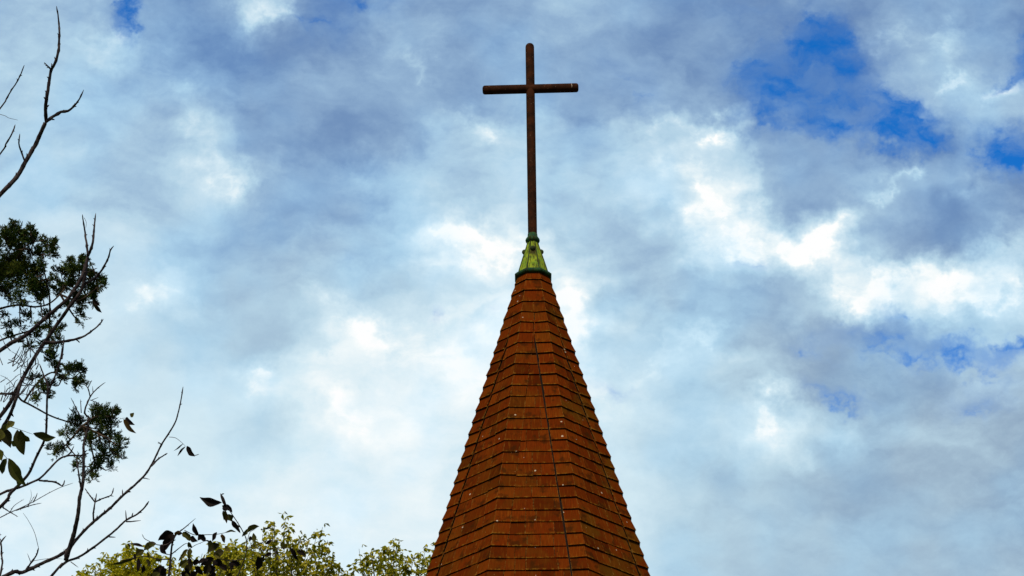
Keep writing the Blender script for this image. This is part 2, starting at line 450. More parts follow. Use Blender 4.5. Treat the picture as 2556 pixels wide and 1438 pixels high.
def leafmat(name, stops, trans, tcol):
    m, k, b, o = mat(name)
    wn = k.new('ShaderNodeTexWhiteNoise', noise_dimensions='1D'); k.put(wn.inputs['W'], island(k))
    c = k.ramp(wn.outputs['Value'], stops)
    n = k.noise(obj_co(k), 26., 3, .6)
    c = k.mix(k.smooth(n, .45, .7, 0., .45), c, tcol)
    k.put(b.inputs['Base Color'], c)
    b.inputs['Roughness'].default_value = .7; b.inputs['Specular IOR Level'].default_value = .04
    tr = k.new('ShaderNodeBsdfTranslucent'); k.put(tr.inputs[0], c)
    mx = k.new('ShaderNodeMixShader'); mx.inputs[0].default_value = trans
    k.l.new(b.outputs[0], mx.inputs[1]); k.l.new(tr.outputs[0], mx.inputs[2]); k.l.new(mx.outputs[0], o.inputs[0])
    return m
M_JUN = leafmat('juniper_needles', [(0, (.016, .036, .008)), (.5, (.042, .074, .012)), (.82, (.105, .125, .018)), (1, (.18, .14, .03))], .2, (.018, .038, .008, 1))
M_JUNB = leafmat('olive_juniper_needles', [(0, (.060, .080, .010)), (.6, (.110, .130, .014)), (1, (.18, .16, .025))], .15, (.02, .036, .010, 1))  # lighter olive needle tones than the rest of the juniper
M_VINE = leafmat('dark_shrub_leaf', [(0, (.008, .005, .005)), (.45, (.020, .011, .008)), (.7, (.052, .048, .008)), (.9, (.11, .085, .014)), (1, (.15, .065, .02))], .10, (.018, .014, .006, 1))
M_OLIVE = leafmat('olive_leaf', [(0, (.022, .018, .006)), (.45, (.055, .058, .008)), (1, (.13, .115, .018))], .2, (.036, .022, .014, 1))
M_YEL = leafmat('yellow_green_leaf', [(0, (.17, .165, .005)), (.5, (.46, .40, .010)), (.85, (.72, .57, .022)), (1, (.80, .62, .08))], .56, (.30, .27, .012, 1))
M_GRN = leafmat('olive_green_leaf', [(0, (.085, .085, .004)), (.45, (.29, .255, .008)), (.8, (.60, .48, .022)), (1, (.80, .60, .10))], .54, (.17, .18, .012, 1))

M_GR, k, b, o = mat('grass_ground')
n = k.noise(obj_co(k), .35, 6, .6)
k.put(b.inputs['Base Color'], k.mix(n, (.030, .045, .014, 1), (.075, .070, .026, 1)))
b.inputs['Roughness'].default_value = .95
M_STONE, k, b, o = mat('rubble_stone')
oc = obj_co(k)
br = k.new('ShaderNodeTexBrick'); br.inputs['Scale'].default_value = 2.2
k.put(br.inputs['Vector'], k.comb(k.math('ADD', *[q for q in (lambda s: (s.outputs[0], s.outputs[1]))((lambda nd: (k.put(nd.inputs[0], oc), nd)[1])(k.new('ShaderNodeSeparateXYZ')))]), (lambda nd: (k.put(nd.inputs[0], oc), nd.outputs[2])[1])(k.new('ShaderNodeSeparateXYZ')), 0.))
br.inputs['Color1'].default_value = (.27, .24, .20, 1); br.inputs['Color2'].default_value = (.34, .31, .27, 1); br.inputs['Mortar'].default_value = (.2, .19, .17, 1)
k.put(b.inputs['Base Color'], k.mix(k.noise(oc, 5., 5), br.outputs[0], (.22, .2, .17, 1)))
b.inputs['Roughness'].default_value = .9
M_WOOD, k, b, o = mat('painted_trim')
k.put(b.inputs['Base Color'], k.mix(k.noise(obj_co(k), 6., 4), (.10, .05, .025, 1), (.15, .08, .04, 1)))
b.inputs['Roughness'].default_value = .8

# ------------------------------------------------------------------ ground
g = MB(); g.add([(-1500, -1500, 0), (1500, -1500, 0), (1500, 1500, 0), (-1500, 1500, 0)], [(0, 1, 2, 3)])
go = g.build('ground', M_GR); go['kind'] = 'structure'; go['label'] = 'grassy churchyard ground'

# ------------------------------------------------------------------ church steeple
AXX, AXY = .2725, 27.
ZA, KR, PSI = 15.582 + 1.6, .2822, rad(-.24)
C22, S22 = math.cos(rad(22.5)), math.sin(rad(22.5))
root = thing('church_steeple', (AXX, AXY, 0), 'tall octagonal church steeple of red-brown shingles with copper cap and rusty cross', 'steeple')
sh = MB(); sh.uv = []; sh.uv2 = []; sh.mi = []
def fp(kf, sx, z, off):
    a = kf * math.pi / 4 + PSI
    A = (ZA - z) * KR * C22 + off - .018
    return (AXX + math.sin(a) * A + math.cos(a) * sx, AXY - math.cos(a) * A + math.sin(a) * sx, z)
def halfw(z, off=0.):
    return ((ZA - z) * KR * C22 + off - .018) * S22 / C22
def shingle(kf, zl, zr, zt, sl, sr, stl, strr, off_b, off_t, th):
    """one wedge shingle: lower edge zl..zr at sl..sr, upper edge zt at stl..strr"""
    o = [fp(kf, sl, zl, off_b), fp(kf, sr, zr, off_b), fp(kf, strr, zt, off_t), fp(kf, stl, zt, off_t)]
    i = [fp(kf, sl, zl, off_b - th), fp(kf, sr, zr, off_b - th), fp(kf, strr, zt, off_t - .003), fp(kf, stl, zt, off_t - .003)]
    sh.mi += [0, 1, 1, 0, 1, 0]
    sh.add(o + i, [(0, 1, 2, 3), (7, 6, 5, 4), (0, 4, 5, 1), (1, 5, 6, 2), (2, 6, 7, 3), (3, 7, 4, 0)])
    q = kf * 3.17
    G = [(sl + q, zl), (sr + q, zr), (strr + q, zt), (stl + q, zt)]
    Cc = [(0, 0), (1, 0), (1, 1), (0, 1)]
    for f in [(0, 1, 2, 3), (3, 2, 1, 0), (0, 0, 1, 1), (1, 1, 2, 2), (2, 2, 3, 3), (3, 3, 0, 0)]:
        sh.uv += [G[j] for j in f]; sh.uv2 += [Cc[j] for j in f]
zs = [14.678, 14.50, 14.316]
while zs[-1] > 9.0: zs.append(zs[-1] - .1685)
zs = [z + 1.6 for z in zs]
BW = .18
rs = random.Random(21)
for ci, z0 in enumerate(zs):
    step = (zs[ci - 1] - z0) if ci else .17
    for kf in range(-3, 5):
        zt = z0 + step + .028
        if ci == 0: zt = z0 + .14
        tb = .0225 + rs.uniform(-.003, .004)
        wide = 2 * halfw(z0)
        sag = .004 + rs.uniform(0, .009)
        j = lambda a=.003: rs.uniform(-a, a)
        eL, eR = halfw(z0, tb), halfw(zt, .002)
        if wide < .262:
            shingle(kf, z0 + j(), z0 + j(), zt, -eL, eL, -eR, eR, tb, .002, .016)
            continue
        if wide < .40:
            # two hip shingles meeting near the middle of the face
            m = j(.008); gp = max(0., (wide - .30)) * .16
            raise_ = .004
            shingle(kf, z0 + j(), z0 - sag, zt, -eL, m - gp, -eR, m - gp * .6, tb, .002, .016)
            shingle(kf, z0 - sag + j(.006), z0 + j(), zt, m + gp, eL, m + gp * .6, eR, tb + raise_, .003, .016)
            if gp > .004:
                shingle(kf, z0 - sag, z0 - sag, zt, m - gp - .01, m + gp - .009, m - gp - .008, m + gp - .008, tb - .010, -.004, .012)
            continue
        side = -1 if kf < 0 else 1             # which edge of the face shows the open dark gap
        hipj = j(.003)
        for sd in (-1, 1):
            open_ = sd == side
            bw = BW + j(.006)
            ri_ = .008 if open_ else .002
            eb, et = halfw(z0, tb + ri_), halfw(zt, .002)
            inb, int_ = halfw(z0) - bw, halfw(zt) - bw
            if sd < 0: shingle(kf, z0 + j(), z0 - sag + j(.004), zt, -eb, -inb, -et, -int_, tb + ri_, .003, .018)
            else: shingle(kf, z0 - sag + j(.004), z0 + j(), zt, inb, eb, int_, et, tb + ri_, .003, .018)
        # field shingles between the hip bands
        wide_gap = .022 if kf == 0 else .032
        gl = wide_gap if side < 0 else .002
        gr = wide_gap if side > 0 else .002
        x0b, x1b = -(halfw(z0) - BW) + gl, (halfw(z0) - BW) - gr
        x0t, x1t = -(halfw(zt) - BW) + gl, (halfw(zt) - BW) - gr
        cuts = [0.]
        pos = rs.uniform(.05, .26)
        Wd = x1b - x0b
        while pos < Wd - .05:
            cuts.append(pos / Wd); pos += rs.choice((rs.uniform(.10, .18), rs.uniform(.20, .42)))
        cuts.append(1.)
        lower = -sag * .9 + rs.uniform(-.008, .006)
        for a, e in zip(cuts[:-1], cuts[1:]):
            ga = .0024 if a > 0 else 0; gb = .0024 if e < 1 else 0
            zz = z0 + lower + rs.uniform(-.004, .003)
            tt = tb - .003 + rs.uniform(-.004, .004)
            if rs.random() < .06: zz -= rs.uniform(.005, .012)
            if rs.random() < .06: tt += .006
            shingle(kf, zz + j(.0015), zz + j(.0015), zt, x0b + (x1b - x0b) * a + ga, x0b + (x1b - x0b) * e - gb,
                    x0t + (x1t - x0t) * a + ga, x0t + (x1t - x0t) * e - gb, tt, .002, .015)
shob = sh.build('shingle_roof', M_SH, root)
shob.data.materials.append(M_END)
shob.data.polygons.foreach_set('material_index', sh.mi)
core = MB()
zt_, zb_ = 16.42, zs[-1] - .02
core.lathe((AXX, AXY), [((ZA - zb_) * KR - .036, zb_), ((ZA - zt_) * KR - .036, zt_)], 8, rad(22.5) + PSI)
core.build('roof_underlay', M_FELT, root)

# copper cap
A8 = rad(22.5) + PSI
cap = MB()
z_ = 1.6
prof = [(.204, 14.855 + z_), (.192, 14.90 + z_), (.142, 15.08 + z_), (.098, 15.23 + z_), (.066, 15.35 + z_)]
cap.lathe((AXX, AXY), prof, 8, A8)
# rolled seams down the eight ridges
capo = cap.build('copper_cap', M_CU, root)
for kk in range(8):
    a = A8 + kk * math.pi / 4
    sm = MB()
    sm.tube([(AXX + math.sin(a) * r, AXY - math.cos(a) * r, z) for r, z in prof], [.009, .009, .008, .007, .006], 6)
    sm.build('seam', M_CUD, capo)
rim = MB()
rim.lathe((AXX, AXY), [(.218, 14.800 + z_), (.242, 14.805 + z_), (.252, 14.818 + z_), (.254, 14.832 + z_), (.247, 14.842 + z_), (.232, 14.846 + z_), (.234, 14.854 + z_), (.222, 14.866 + z_), (.185, 14.870 + z_)], 8, A8)
rim.build('rim_moulding', M_TEAL, capo)
ring = MB()
def torus_prof(r, z, h, b):
    return [(r - b, z - h), (r, z - h * .45), (r + .004, z), (r, z + h * .45), (r - b, z + h)]
ring.lathe((AXX, AXY), [(.064, 15.335 + z_)] + torus_prof(.090, 15.375 + z_, .034, .012) + [(.066, 15.425 + z_), (.062, 15.47 + z_), (.055, 15.475 + z_)], 24)
ring.build('collar', M_TEAL, capo, smooth=True)
for kk in (0, 2, 4, 6):
    a = kk * math.pi / 4 + PSI
    kn = MB()
    nx, ny = math.sin(a), -math.cos(a)
    rr0 = .106
    zc = 15.20 + z_
    vs, fs = [], []
    prof2 = [(0., .034), (.02, .033), (.036, .026), (.048, .014), (.052, .0)]
    R_ = Vector((nx, ny, .35)).normalized()
    T_ = Vector((math.cos(a), math.sin(a), 0)); B_ = R_.cross(T_)
    ctr = Vector((AXX + nx * (rr0 - .016), AXY + ny * (rr0 - .016), zc))
    n = 14
    for dd, r in prof2:
        for q in range(n):
            gph = 2 * math.pi * q / n
            vs.append(ctr + R_ * dd + T_ * (math.cos(gph) * max(r, .001)) + B_ * (math.sin(gph) * max(r, .001) * 1.15))
    for i in range(len(prof2) - 1):
        for q in range(n): fs.append((i * n + q, i * n + (q + 1) % n, (i + 1) * n + (q + 1) % n, (i + 1) * n + q))
    kn.add(vs, fs)
    kn.build('boss', M_CUD, capo, smooth=True)

# rusty cross
def rod(p0, p1, r, b, n=20):
    p0, p1 = Vector(p0), Vector(p1); L_ = (p1 - p0).length; t = (p1 - p0) / L_
    pts, rr = [], []
    for dd, f in ((0, .02), (.0, .45), (.12 * b, .72), (.45 * b, .92), (b, 1.)):
        pts.append(p0 + t * (dd + .0005 * len(pts))); rr.append(r * f)
    mid = 10
    for i in range(1, mid): pts.append(p0 + t * (b + (L_ - 2 * b) * i / mid)); rr.append(r)
    for dd, f in ((b, 1.), (.45 * b, .92), (.12 * b, .72), (0, .45), (0, .02)):
        pts.append(p1 - t * (dd - .0005 * (len(pts) - 13))); rr.append(r * f)
    mbb = MB(); mbb.tube(pts, rr, n); return mbb
cr = rod((AXX, AXY, 15.40 + z_), (AXX, AXY, 18.43 + z_), .0595, .05)
cro = cr.build('cross', M_RUST, root, smooth=True)
ya = rad(-1.6)
zb = 17.712 + z_; hl = .642
cb = rod((AXX - math.cos(ya) * hl, AXY - math.sin(ya) * hl, zb), (AXX + math.cos(ya) * hl, AXY + math.sin(ya) * hl, zb), .062, .028)
cbo = cb.build('crossbar', M_RUST, cro, smooth=True)
mk = MB()
xs = AXX + .552
for q in range(6):
    a0, a1 = rad(200 + q * 22), rad(200 + (q + 1) * 22)
pts = []
for q in range(7):
    an = rad(-28 + q * 11)
    pts.append((xs + .003 * math.sin(q), AXY + math.sin(ya) * .552 - .062 * math.cos(an), zb + .062 * math.sin(an)))
mk.tube(pts, [.002, .004, .005, .004, .005, .004, .002], 6)
mk.build('scratch', M_CHALK, cbo)
# below the picture: eaves and tower
ev = MB()
rb = (ZA - zs[-1]) * KR
ev.lathe((AXX, AXY), [(rb - .05, zs[-1] - .45), (rb + .02, zs[-1] - .40), (rb + .06, zs[-1] - .2), (rb + .08, zs[-1] - .05), (rb - .03, zs[-1] - .03)], 8, A8)
ev.build('eaves', M_WOOD, root)
tw = MB()
hw = rb * C22 + .1; zt_ = zs[-1] - .45
tw.box((AXX, AXY, zt_ / 2), (hw, hw, zt_ / 2))
two = tw.build('tower_wall', M_STONE, root)
for sgn in (-1, 1):
    lv = MB()
    lv.box((AXX + sgn * .7, AXY - hw - .02, zt_ - 1.6), (.42, .05, .8))
    for q in range(9): lv.box((AXX + sgn * .7, AXY - hw - .09, zt_ - 2.3 + q * .17), (.36, .03, .03))
    lv.build('louvre_window', M_WOOD, root)

# ------------------------------------------------------------------ near trees and shrubs
Z5 = lambda x, y: (x * .3614, y * .3614)
Z6 = lambda x, y: (x * .2503, 520 + y * .2503)
Z7 = lambda x, y: (x * .4019, 860 + y * .4019)
Z8 = lambda x, y: (180 + x * .36, 1180 + y * .36)
ID = lambda x, y: (x, y)
rb_ = random.Random(5)
def branch(mb, Z, pts, w0, w1, d0, d1=None, knob=.5, wig=1.0, tip=True, pre=()):
    """woody shoot through photo points, its depth running from d0 to d1; pre = off-picture points already in photo pixels"""
    if d1 is None: d1 = d0
    px = [tuple(q) for q in pre] + [Z(*q) for q in pts]
    n = len(px)
    ph = rb_.uniform(0, 6.28)
    p3 = []
    for i, (x, y) in enumerate(px):
        t = i / max(1, n - 1)
        dd = d0 + (d1 - d0) * t + .035 * math.sin(ph + 5.1 * t) * wig
        p3.append(P(x, y, dd))
    dm = .5 * (d0 + d1)
    line = spline(p3, 7 * dm / F_PX)
    m = len(line)
    rr = []
    nexts = rb_.uniform(2, 5)
    kn = [0.] * m
    q = 0
    while True:
        q += rb_.randint(2, 4)
        if q >= m - 1: break
        kn[q] = rb_.uniform(.15, .45) * knob
    for i in range(m):
        t = i / (m - 1)
        w = (w0 + (w1 - w0) * t ** 1.3) * 1.12
        jit = Vector((rb_.uniform(-1, 1), rb_.uniform(-1, 1), rb_.uniform(-1, 1))) * (w * .10 * knob * dm / F_PX) if 0 < i < m - 1 else Vector()
        line[i] = line[i] + jit
        rr.append(.5 * w * (1 + kn[i]) * dm / F_PX)
    if tip: rr[-1] *= .45
    mb.tube(line, rr, 6 if w0 > 5 else 5)
    for i in range(1, m - 1):
        if kn[i] > .16 * knob and knob > 0 and rb_.random() < .75:
            T = (line[i + 1] - line[i - 1]).normalized()
            sd = (RC * rb_.uniform(-1, 1) + UC * rb_.uniform(-1, 1) + FW * rb_.uniform(-1, 1))
            sd = (sd - T * sd.dot(T)).normalized()
            dr = (sd * .8 + T * .7).normalized()
            L_ = rr[i] * rb_.uniform(1.5, 2.4) + 2.2 * dm / F_PX
            mb.tube([line[i], line[i] + dr * L_ * .6, line[i] + dr * L_], [rr[i] * .55, rr[i] * .45, rr[i] * .1], 4)
    return line
def leaf(mb, base, tip, width, roll=0., curl=.15, fold=.25, nseg=10, shape=.8):
    base, tip = Vector(base), Vector(tip)
    ax = tip - base; L_ = ax.length; T = ax / L_
    nrm = (-FW - T * (-FW).dot(T)).normalized()
    nrm = Matrix.Rotation(roll, 3, T) @ nrm
    sd = T.cross(nrm)
    vs = []
    tw_, p1, p2 = rb_.uniform(-.75, .75), rb_.uniform(0, 6.28), rb_.uniform(0, 6.28)
    wa, hook = rb_.uniform(.06, .22), rb_.uniform(-.12, .12)
    for i in range(nseg + 1):
        t = i / nseg
        w = .5 * width * max(.03, math.sin(math.pi * min(1, t ** shape)) ** .85)
        c = base + T * (L_ * t) + nrm * (curl * L_ * (t - t * t) * 1.6) + sd * (hook * L_ * math.sin(t * 3.3 - .3) + curl * .15 * L_ * math.sin(t * 2.6))
        q = Matrix.Rotation(tw_ * (t - .4), 3, T)
        s2, n2 = q @ sd, q @ nrm
        wl = w * (1 + wa * math.sin(9 * t + p1)); wr = w * (1 + wa * math.sin(8 * t + p2))
        vs += [c - s2 * wl + n2 * (fold * wl), c, c + s2 * wr + n2 * (fold * wr)]
    fs = []
    for i in range(nseg):
        a = i * 3
        fs += [(a, a + 1, a + 4, a + 3), (a + 1, a + 2, a + 5, a + 4)]
    mb.add(vs, fs)
def pxleaf(mb, Z, b, t, w, dep, sc, stalk=None):
    x0, y0 = Z(*b); x1, y1 = Z(*t)
    d0 = dep + rb_.uniform(-.05, .05)
    L_ = math.hypot(x1 - x0, y1 - y0) * dep / F_PX
    d1 = d0 + rb_.uniform(-.5, .5) * L_
    leaf(mb, P(x0, y0, d0), P(x1, y1, d1), w * sc * dep / F_PX, rb_.uniform(-.5, .5), rb_.uniform(-.3, .3), rb_.uniform(.1, .7))

# ---- bare deciduous tree at the left
BD = 10.5
bt_base = P(-420, 1438, BD); bt_base.z = 0
bare = thing('bare_tree', tuple(bt_base), 'nearly leafless tree with dark knobbly branches reaching in at the left edge', 'tree')
tr = MB()
tl = [bt_base, bt_base + Vector((.02, .03, 1.6)), bt_base + Vector((-.03, .02, 3.3)), P(-410, 1750, BD), P(-400, 1300, BD), P(-350, 900, BD), P(-300, 500, BD), P(-220, 60, BD)]
ln = spline(tl, .25)
tr.tube(ln, [.13 * (1 - i / len(ln)) ** .8 + .012 for i in range(len(ln))], 10)
tr.build('trunk', M_BARK, bare, smooth=True)
def bpart(specs):
    mb = MB()
    for sp_ in specs: branch(mb, *sp_[:5], **(sp_[5] if len(sp_) > 5 else {}))
    return mb.build('branch', M_BARK, bare, smooth=True)
bpart([(Z5, [(0, 1345), (60, 1285), (125, 1210), (170, 1130), (210, 1060), (250, 990), (285, 910), (320, 840)], 13, 8.5, BD, dict(pre=[(-340, 900), (-190, 690)], knob=.35)),
       (Z5, [(320, 840), (315, 760), (320, 690), (335, 600), (345, 530), (352, 480)], 8.5, 6.2, BD, dict(tip=False)),
       (Z5, [(352, 480), (380, 440), (400, 370), (408, 310), (410, 230), (408, 180), (400, 100), (390, 42)], 6.4, 2.2, BD, dict(knob=.9)),
       (Z5, [(352, 480), (328, 455), (305, 432)], 4.2, 2, BD), (Z5, [(352, 480), (357, 458), (355, 436)], 3, 1.3, BD),
       (Z5, [(320, 840), (360, 810), (420, 775), (470, 765), (510, 735), (550, 680), (578, 620)], 7, 2.4, BD, dict(knob=.9)),
       (Z5, [(430, 770), (443, 757)], 2.4, 1, BD), (Z5, [(512, 735), (516, 712)], 2.6, 1.2, BD),
       (Z5, [(172, 1115), (150, 1055), (132, 1000), (132, 970), (137, 925)], 4.2, 2.6, BD)])
bpart([(Z5, [(0, 750), (40, 690), (80, 620), (115, 570), (145, 510), (168, 450)], 7.5, 2.4, BD + .2, dict(pre=[(-330, 760), (-140, 450)], knob=.9))])
bpart([(Z5, [(0, 1065), (40, 995), (75, 940), (90, 905), (105, 862)], 7, 3, BD - .2, dict(pre=[(-340, 820), (-120, 530)], knob=.9)),
       (Z5, [(0, 790), (60, 815), (125, 830)], 1.6, .9, BD - .2, dict(pre=[(-110, 262)], knob=0))])
bpart([(Z6, [(0, 1420), (100, 1350), (250, 1270), (370, 1170), (480, 1070), (600, 970), (680, 900), (740, 810), (800, 720), (840, 620), (865, 530), (875, 480)], 12, 7, BD, dict(pre=[(-390, 1200), (-190, 1000)], knob=.35)),
       (Z6, [(875, 480), (870, 400), (855, 300), (845, 220), (830, 130), (822, 62)], 5.5, 2.4, BD, dict(knob=.9)),
       (Z6, [(878, 475), (910, 400), (930, 300), (940, 180), (955, 50)], 6.4, 2.4, BD, dict(knob=.9)),
       (Z6, [(840, 750), (940, 700), (1000, 640), (1050, 560), (1085, 480), (1100, 420), (1135, 375)], 5.5, 2.6, BD, dict(knob=.9)),
       (Z6, [(870, 640), (920, 615), (970, 597)], 2.6, 1.6, BD), (Z6, [(895, 530), (930, 600), (965, 670)], 2.2, 1.4, BD),
       (Z6, [(840, 95), (860, 140), (855, 200)], 1, .8, BD, dict(knob=0))])
bpart([(Z6, [(380, 1430), (480, 1290), (560, 1170), (640, 1060), (700, 970), (780, 870), (830, 770), (850, 640), (872, 540)], 11, 7.5, BD + .15, dict(pre=[(-390, 1500), (-190, 1260), (0, 1040), (40, 975), (62, 935)], knob=.3)),
       (Z7, [(150, 190), (120, 270), (95, 350), (60, 440), (20, 510)], 7, 9, BD + .15, dict(knob=.3, tip=False))])
bpart([(Z6, [(440, 1335), (560, 1340), (660, 1325), (760, 1305), (850, 1270), (920, 1220), (990, 1160), (1030, 1105)], 7, 3, BD, dict(knob=.8)),
       (Z6, [(760, 1310), (780, 1325), (795, 1340)], 3.2, 1.8, BD), (Z6, [(1010, 1120), (1018, 1102)], 2.4, 1.2, BD),
       (Z6, [(618, 1500), (625, 1435), (635, 1330), (640, 1275)], 4, 2, BD)])
bpart([(Z7, [(0, 1010), (60, 930), (110, 880), (165, 820), (190, 780), (225, 700), (265, 620), (285, 560), (290, 450), (292, 350), (300, 300), (322, 240), (345, 190), (365, 130), (380, 70), (395, -20)], 11, 3.6, BD - .1, dict(pre=[(-400, 1650), (-180, 1420)], knob=.35)),
       (Z7, [(292, 350), (298, 260), (275, 200), (245, 120)], 5, 3, BD - .1), (Z7, [(290, 480), (272, 462)], 2, 1, BD)])
bpart([(Z7, [(0, 930), (60, 905), (130, 885), (200, 855), (250, 830), (310, 770), (370, 710), (430, 690), (500, 690), (550, 675)], 8.5, 3.6, BD, dict(pre=[(-400, 1560), (-180, 1320)], knob=.35)),
       (Z7, [(245, 845), (300, 850), (345, 855), (385, 880)], 4.6, 3.6, BD, dict(knob=1.)), (Z7, [(385, 880), (397, 865), (402, 842)], 3.6, 2.4, BD, dict(knob=1.)),
       (Z7, [(400, 700), (435, 675), (460, 630)], 4, 2, BD),
       (Z7, [(0, 1075), (60, 1045), (140, 1010), (220, 970), (290, 930), (370, 890), (455, 860)], 4.6, 1.1, BD, dict(pre=[(-390, 1600), (-120, 1350)], knob=.4)),
       (Z7, [(0, 1000), (60, 1040), (112, 1070)], 3, 1.4, BD), (Z7, [(205, 980), (222, 950), (232, 922)], 2.6, 1.2, BD),
       (Z7, [(100, 1030), (190, 1000), (258, 985)], 3, 1.2, BD), (Z7, [(60, 1045), (90, 1000), (150, 960)], 2, .9, BD), (Z7, [(140, 1010), (175, 1000), (215, 940)], 2, 1, BD),
       (Z7, [(20, 1020), (30, 980), (70, 950)], 2, .9, BD), (Z7, [(180, 990), (195, 940), (190, 900)], 1.2, .7, BD)])
bpart([(Z7, [(30, 1438), (140, 1415), (260, 1360), (340, 1325), (400, 1290), (450, 1240), (520, 1160), (600, 1085), (680, 1020), (760, 940), (840, 870), (900, 810), (945, 740), (975, 680), (1010, 610), (1050, 550), (1090, 480), (1110, 410), (1125, 340), (1137, 262)], 11.5, 2.4, BD, dict(pre=[(-400, 1760), (-180, 1560)], knob=.55)),
       (Z7, [(940, 755), (985, 710), (1040, 675)], 4.4, 2.2, BD, dict(knob=.9)), (Z7, [(1005, 622), (980, 605)], 3, 1.6, BD), (Z7, [(890, 830), (910, 832), (930, 838)], 2.8, 1.4, BD),
       (Z7, [(762, 935), (760, 900)], 3.4, 1.6, BD), (Z7, [(800, 910), (814, 916)], 2.8, 1.4, BD), (Z7, [(1050, 575), (1090, 580), (1130, 610), (1152, 632)], 1.4, .8, BD, dict(knob=0)),
       (Z7, [(580, 1090), (580, 1040), (590, 980), (600, 925)], 4.4, 2.2, BD, dict(knob=.9)), (Z7, [(590, 980), (560, 940), (527, 893)], 3.4, 2, BD, dict(knob=.9)),
       (Z7, [(590, 978), (640, 955), (690, 935), (707, 890)], 3.6, 2, BD, dict(knob=.9)), (Z7, [(688, 940), (706, 943)], 2.4, 1.4, BD), (Z7, [(520, 1160), (515, 1140)], 3, 1.6, BD), (Z7, [(655, 1040), (660, 1052)], 3, 1.6, BD),
       (Z7, [(150, 1415), (190, 1360), (225, 1310), (240, 1260)], 4.6, 2.4, BD, dict(knob=.9)), (Z7, [(238, 1258), (215, 1170), (180, 1100), (143, 1045)], 1.4, .8, BD, dict(knob=0)), (Z7, [(192, 1355), (170, 1298)], 1.8, 1, BD, dict(knob=0)),
       (Z7, [(200, 1345), (300, 1330), (390, 1332)], 1.2, .8, BD, dict(knob=0)), (Z7, [(402, 1330), (395, 1270)], 2.2, 1, BD)])
bpart([(Z7, [(320, 1438), (370, 1385), (420, 1345), (480, 1325), (560, 1275), (640, 1215), (720, 1150), (785, 1090), (850, 1055), (900, 1010), (925, 973)], 12, 3.4, BD - .15, dict(pre=[(-410, 2300), (-160, 1780)], knob=.5)),
       (Z7, [(785, 1088), (780, 1030)], 3.2, 2, BD - .15), (Z7, [(785, 1100), (830, 1098), (875, 1093)], 3.6, 1.8, BD - .15, dict(knob=.9)), (Z7, [(680, 1195), (718, 1197)], 3.4, 1.8, BD - .15),
       (Z7, [(820, 1064), (826, 1045)], 3, 1.6, BD - .15), (Z7, [(440, 1350), (487, 1385)], 2.2, 1.2, BD - .15),
       (Z7, [(408, 1340), (440, 1240), (465, 1150), (485, 1050), (495, 950), (515, 860), (520, 700), (520, 620), (540, 540), (550, 450)], 11, 4.2, BD - .15, dict(knob=.4, tip=False)),
       (Z7, [(502, 885), (488, 800), (475, 700)], 4.6, 2.4, BD - .15),
       (Z7, [(550, 450), (525, 425), (540, 370), (570, 310), (620, 260), (655, 235)], 4.2, 1.8, BD - .15, dict(knob=.7)), (Z7, [(560, 325), (545, 270), (520, 245)], 3, 1.5, BD - .15), (Z7, [(545, 272), (570, 222)], 2.4, 1.4, BD - .15),
       (Z7, [(520, 480), (490, 430), (470, 390), (440, 330)], 3.2, 1.4, BD - .15), (Z7, [(505, 425), (500, 340)], 2.6, 1.4, BD - .15), (Z7, [(560, 345), (600, 360), (630, 380)], 2, 1.2, BD - .15), (Z7, [(578, 300), (575, 258)], 2, 1.2, BD - .15), (Z7, [(570, 345), (612, 328)], 1.8, 1, BD - .15)])
bpart([(Z7, [(0, 1438), (10, 1300), (4, 1220)], 6.5, 4, BD - .3, dict(pre=[(-410, 2100), (-60, 1640)], knob=.8)), (Z7, [(4, 1232), (22, 1205), (38, 1188)], 4.2, 2.4, BD - .3), (Z7, [(4, 1215), (-14, 1190), (8, 1180)], 3, 1.5, BD - .3)])
# fine twig tangle on the left limbs
for q in range(60):
    tg = MB()
    x0, y0 = rb_.uniform(-10, 92), rb_.uniform(870, 1010)
    an = rb_.gauss(-.9, .75); L_ = rb_.uniform(18, 62)
    pts = [(x0, y0)]
    for st_ in range(3):
        an += rb_.uniform(-.5, .5)
        pts.append((pts[-1][0] + math.cos(an) * L_ / 3, pts[-1][1] + math.sin(an) * L_ / 3))
    branch(tg, ID, pts, rb_.uniform(1.6, 2.8), .8, BD + rb_.uniform(-.25, .35), knob=.3)
    tg.build('twig', M_BARK, bare)
lf = MB()
for b_, t_, w in [((1160, 630), (1212, 694), 40), ((1208, 690), (1238, 680), 6), ((1150, 632), (1103, 695), 14), ((1138, 615), (1078, 662), 9),
                  ((780, 455), (840, 497), 32), ((765, 465), (847, 551), 36), ((812, 452), (832, 424), 26), ((745, 462), (785, 458), 3)]:
    pxleaf(lf, Z7, b_, t_, w, BD - .1, .4019)
for b_, t_, w in [((930, 915), (998, 972), 40), ((935, 930), (1017, 1040), 44)]:
    pxleaf(lf, Z6, b_, t_, w, BD - .1, .2503)
lf.build('leaves', M_VINE, bare)
lf = MB()
for b_, t_, w in [((108, 528), (150, 686), 66), ((125, 530), (188, 600), 50), ((205, 556), (346, 578), 40), ((15, 505), (66, 642), 52), ((-20, 540), (12, 606), 46), ((92, 480), (40, 530), 34),
                  ((70, 600), (106, 632), 22), ((-25, 650), (10, 722), 44), ((42, 708), (14, 806), 42), ((50, 708), (166, 876), 50), ((92, 735), (106, 890), 46), ((0, 520), (-30, 600), 60), ((50, 520), (20, 500), 50)]:
    pxleaf(lf, Z7, b_, t_, w * 1.3, BD - .55, .4019)
branch(lf, Z7, [(-60, 600), (0, 655), (45, 708), (95, 735)], 2, 1, BD - .55, knob=0, pre=[(-200, 1130)])
branch(lf, Z7, [(-60, 540), (40, 510), (95, 520), (205, 558)], 2, 1, BD - .55, knob=0, pre=[(-200, 1100)])
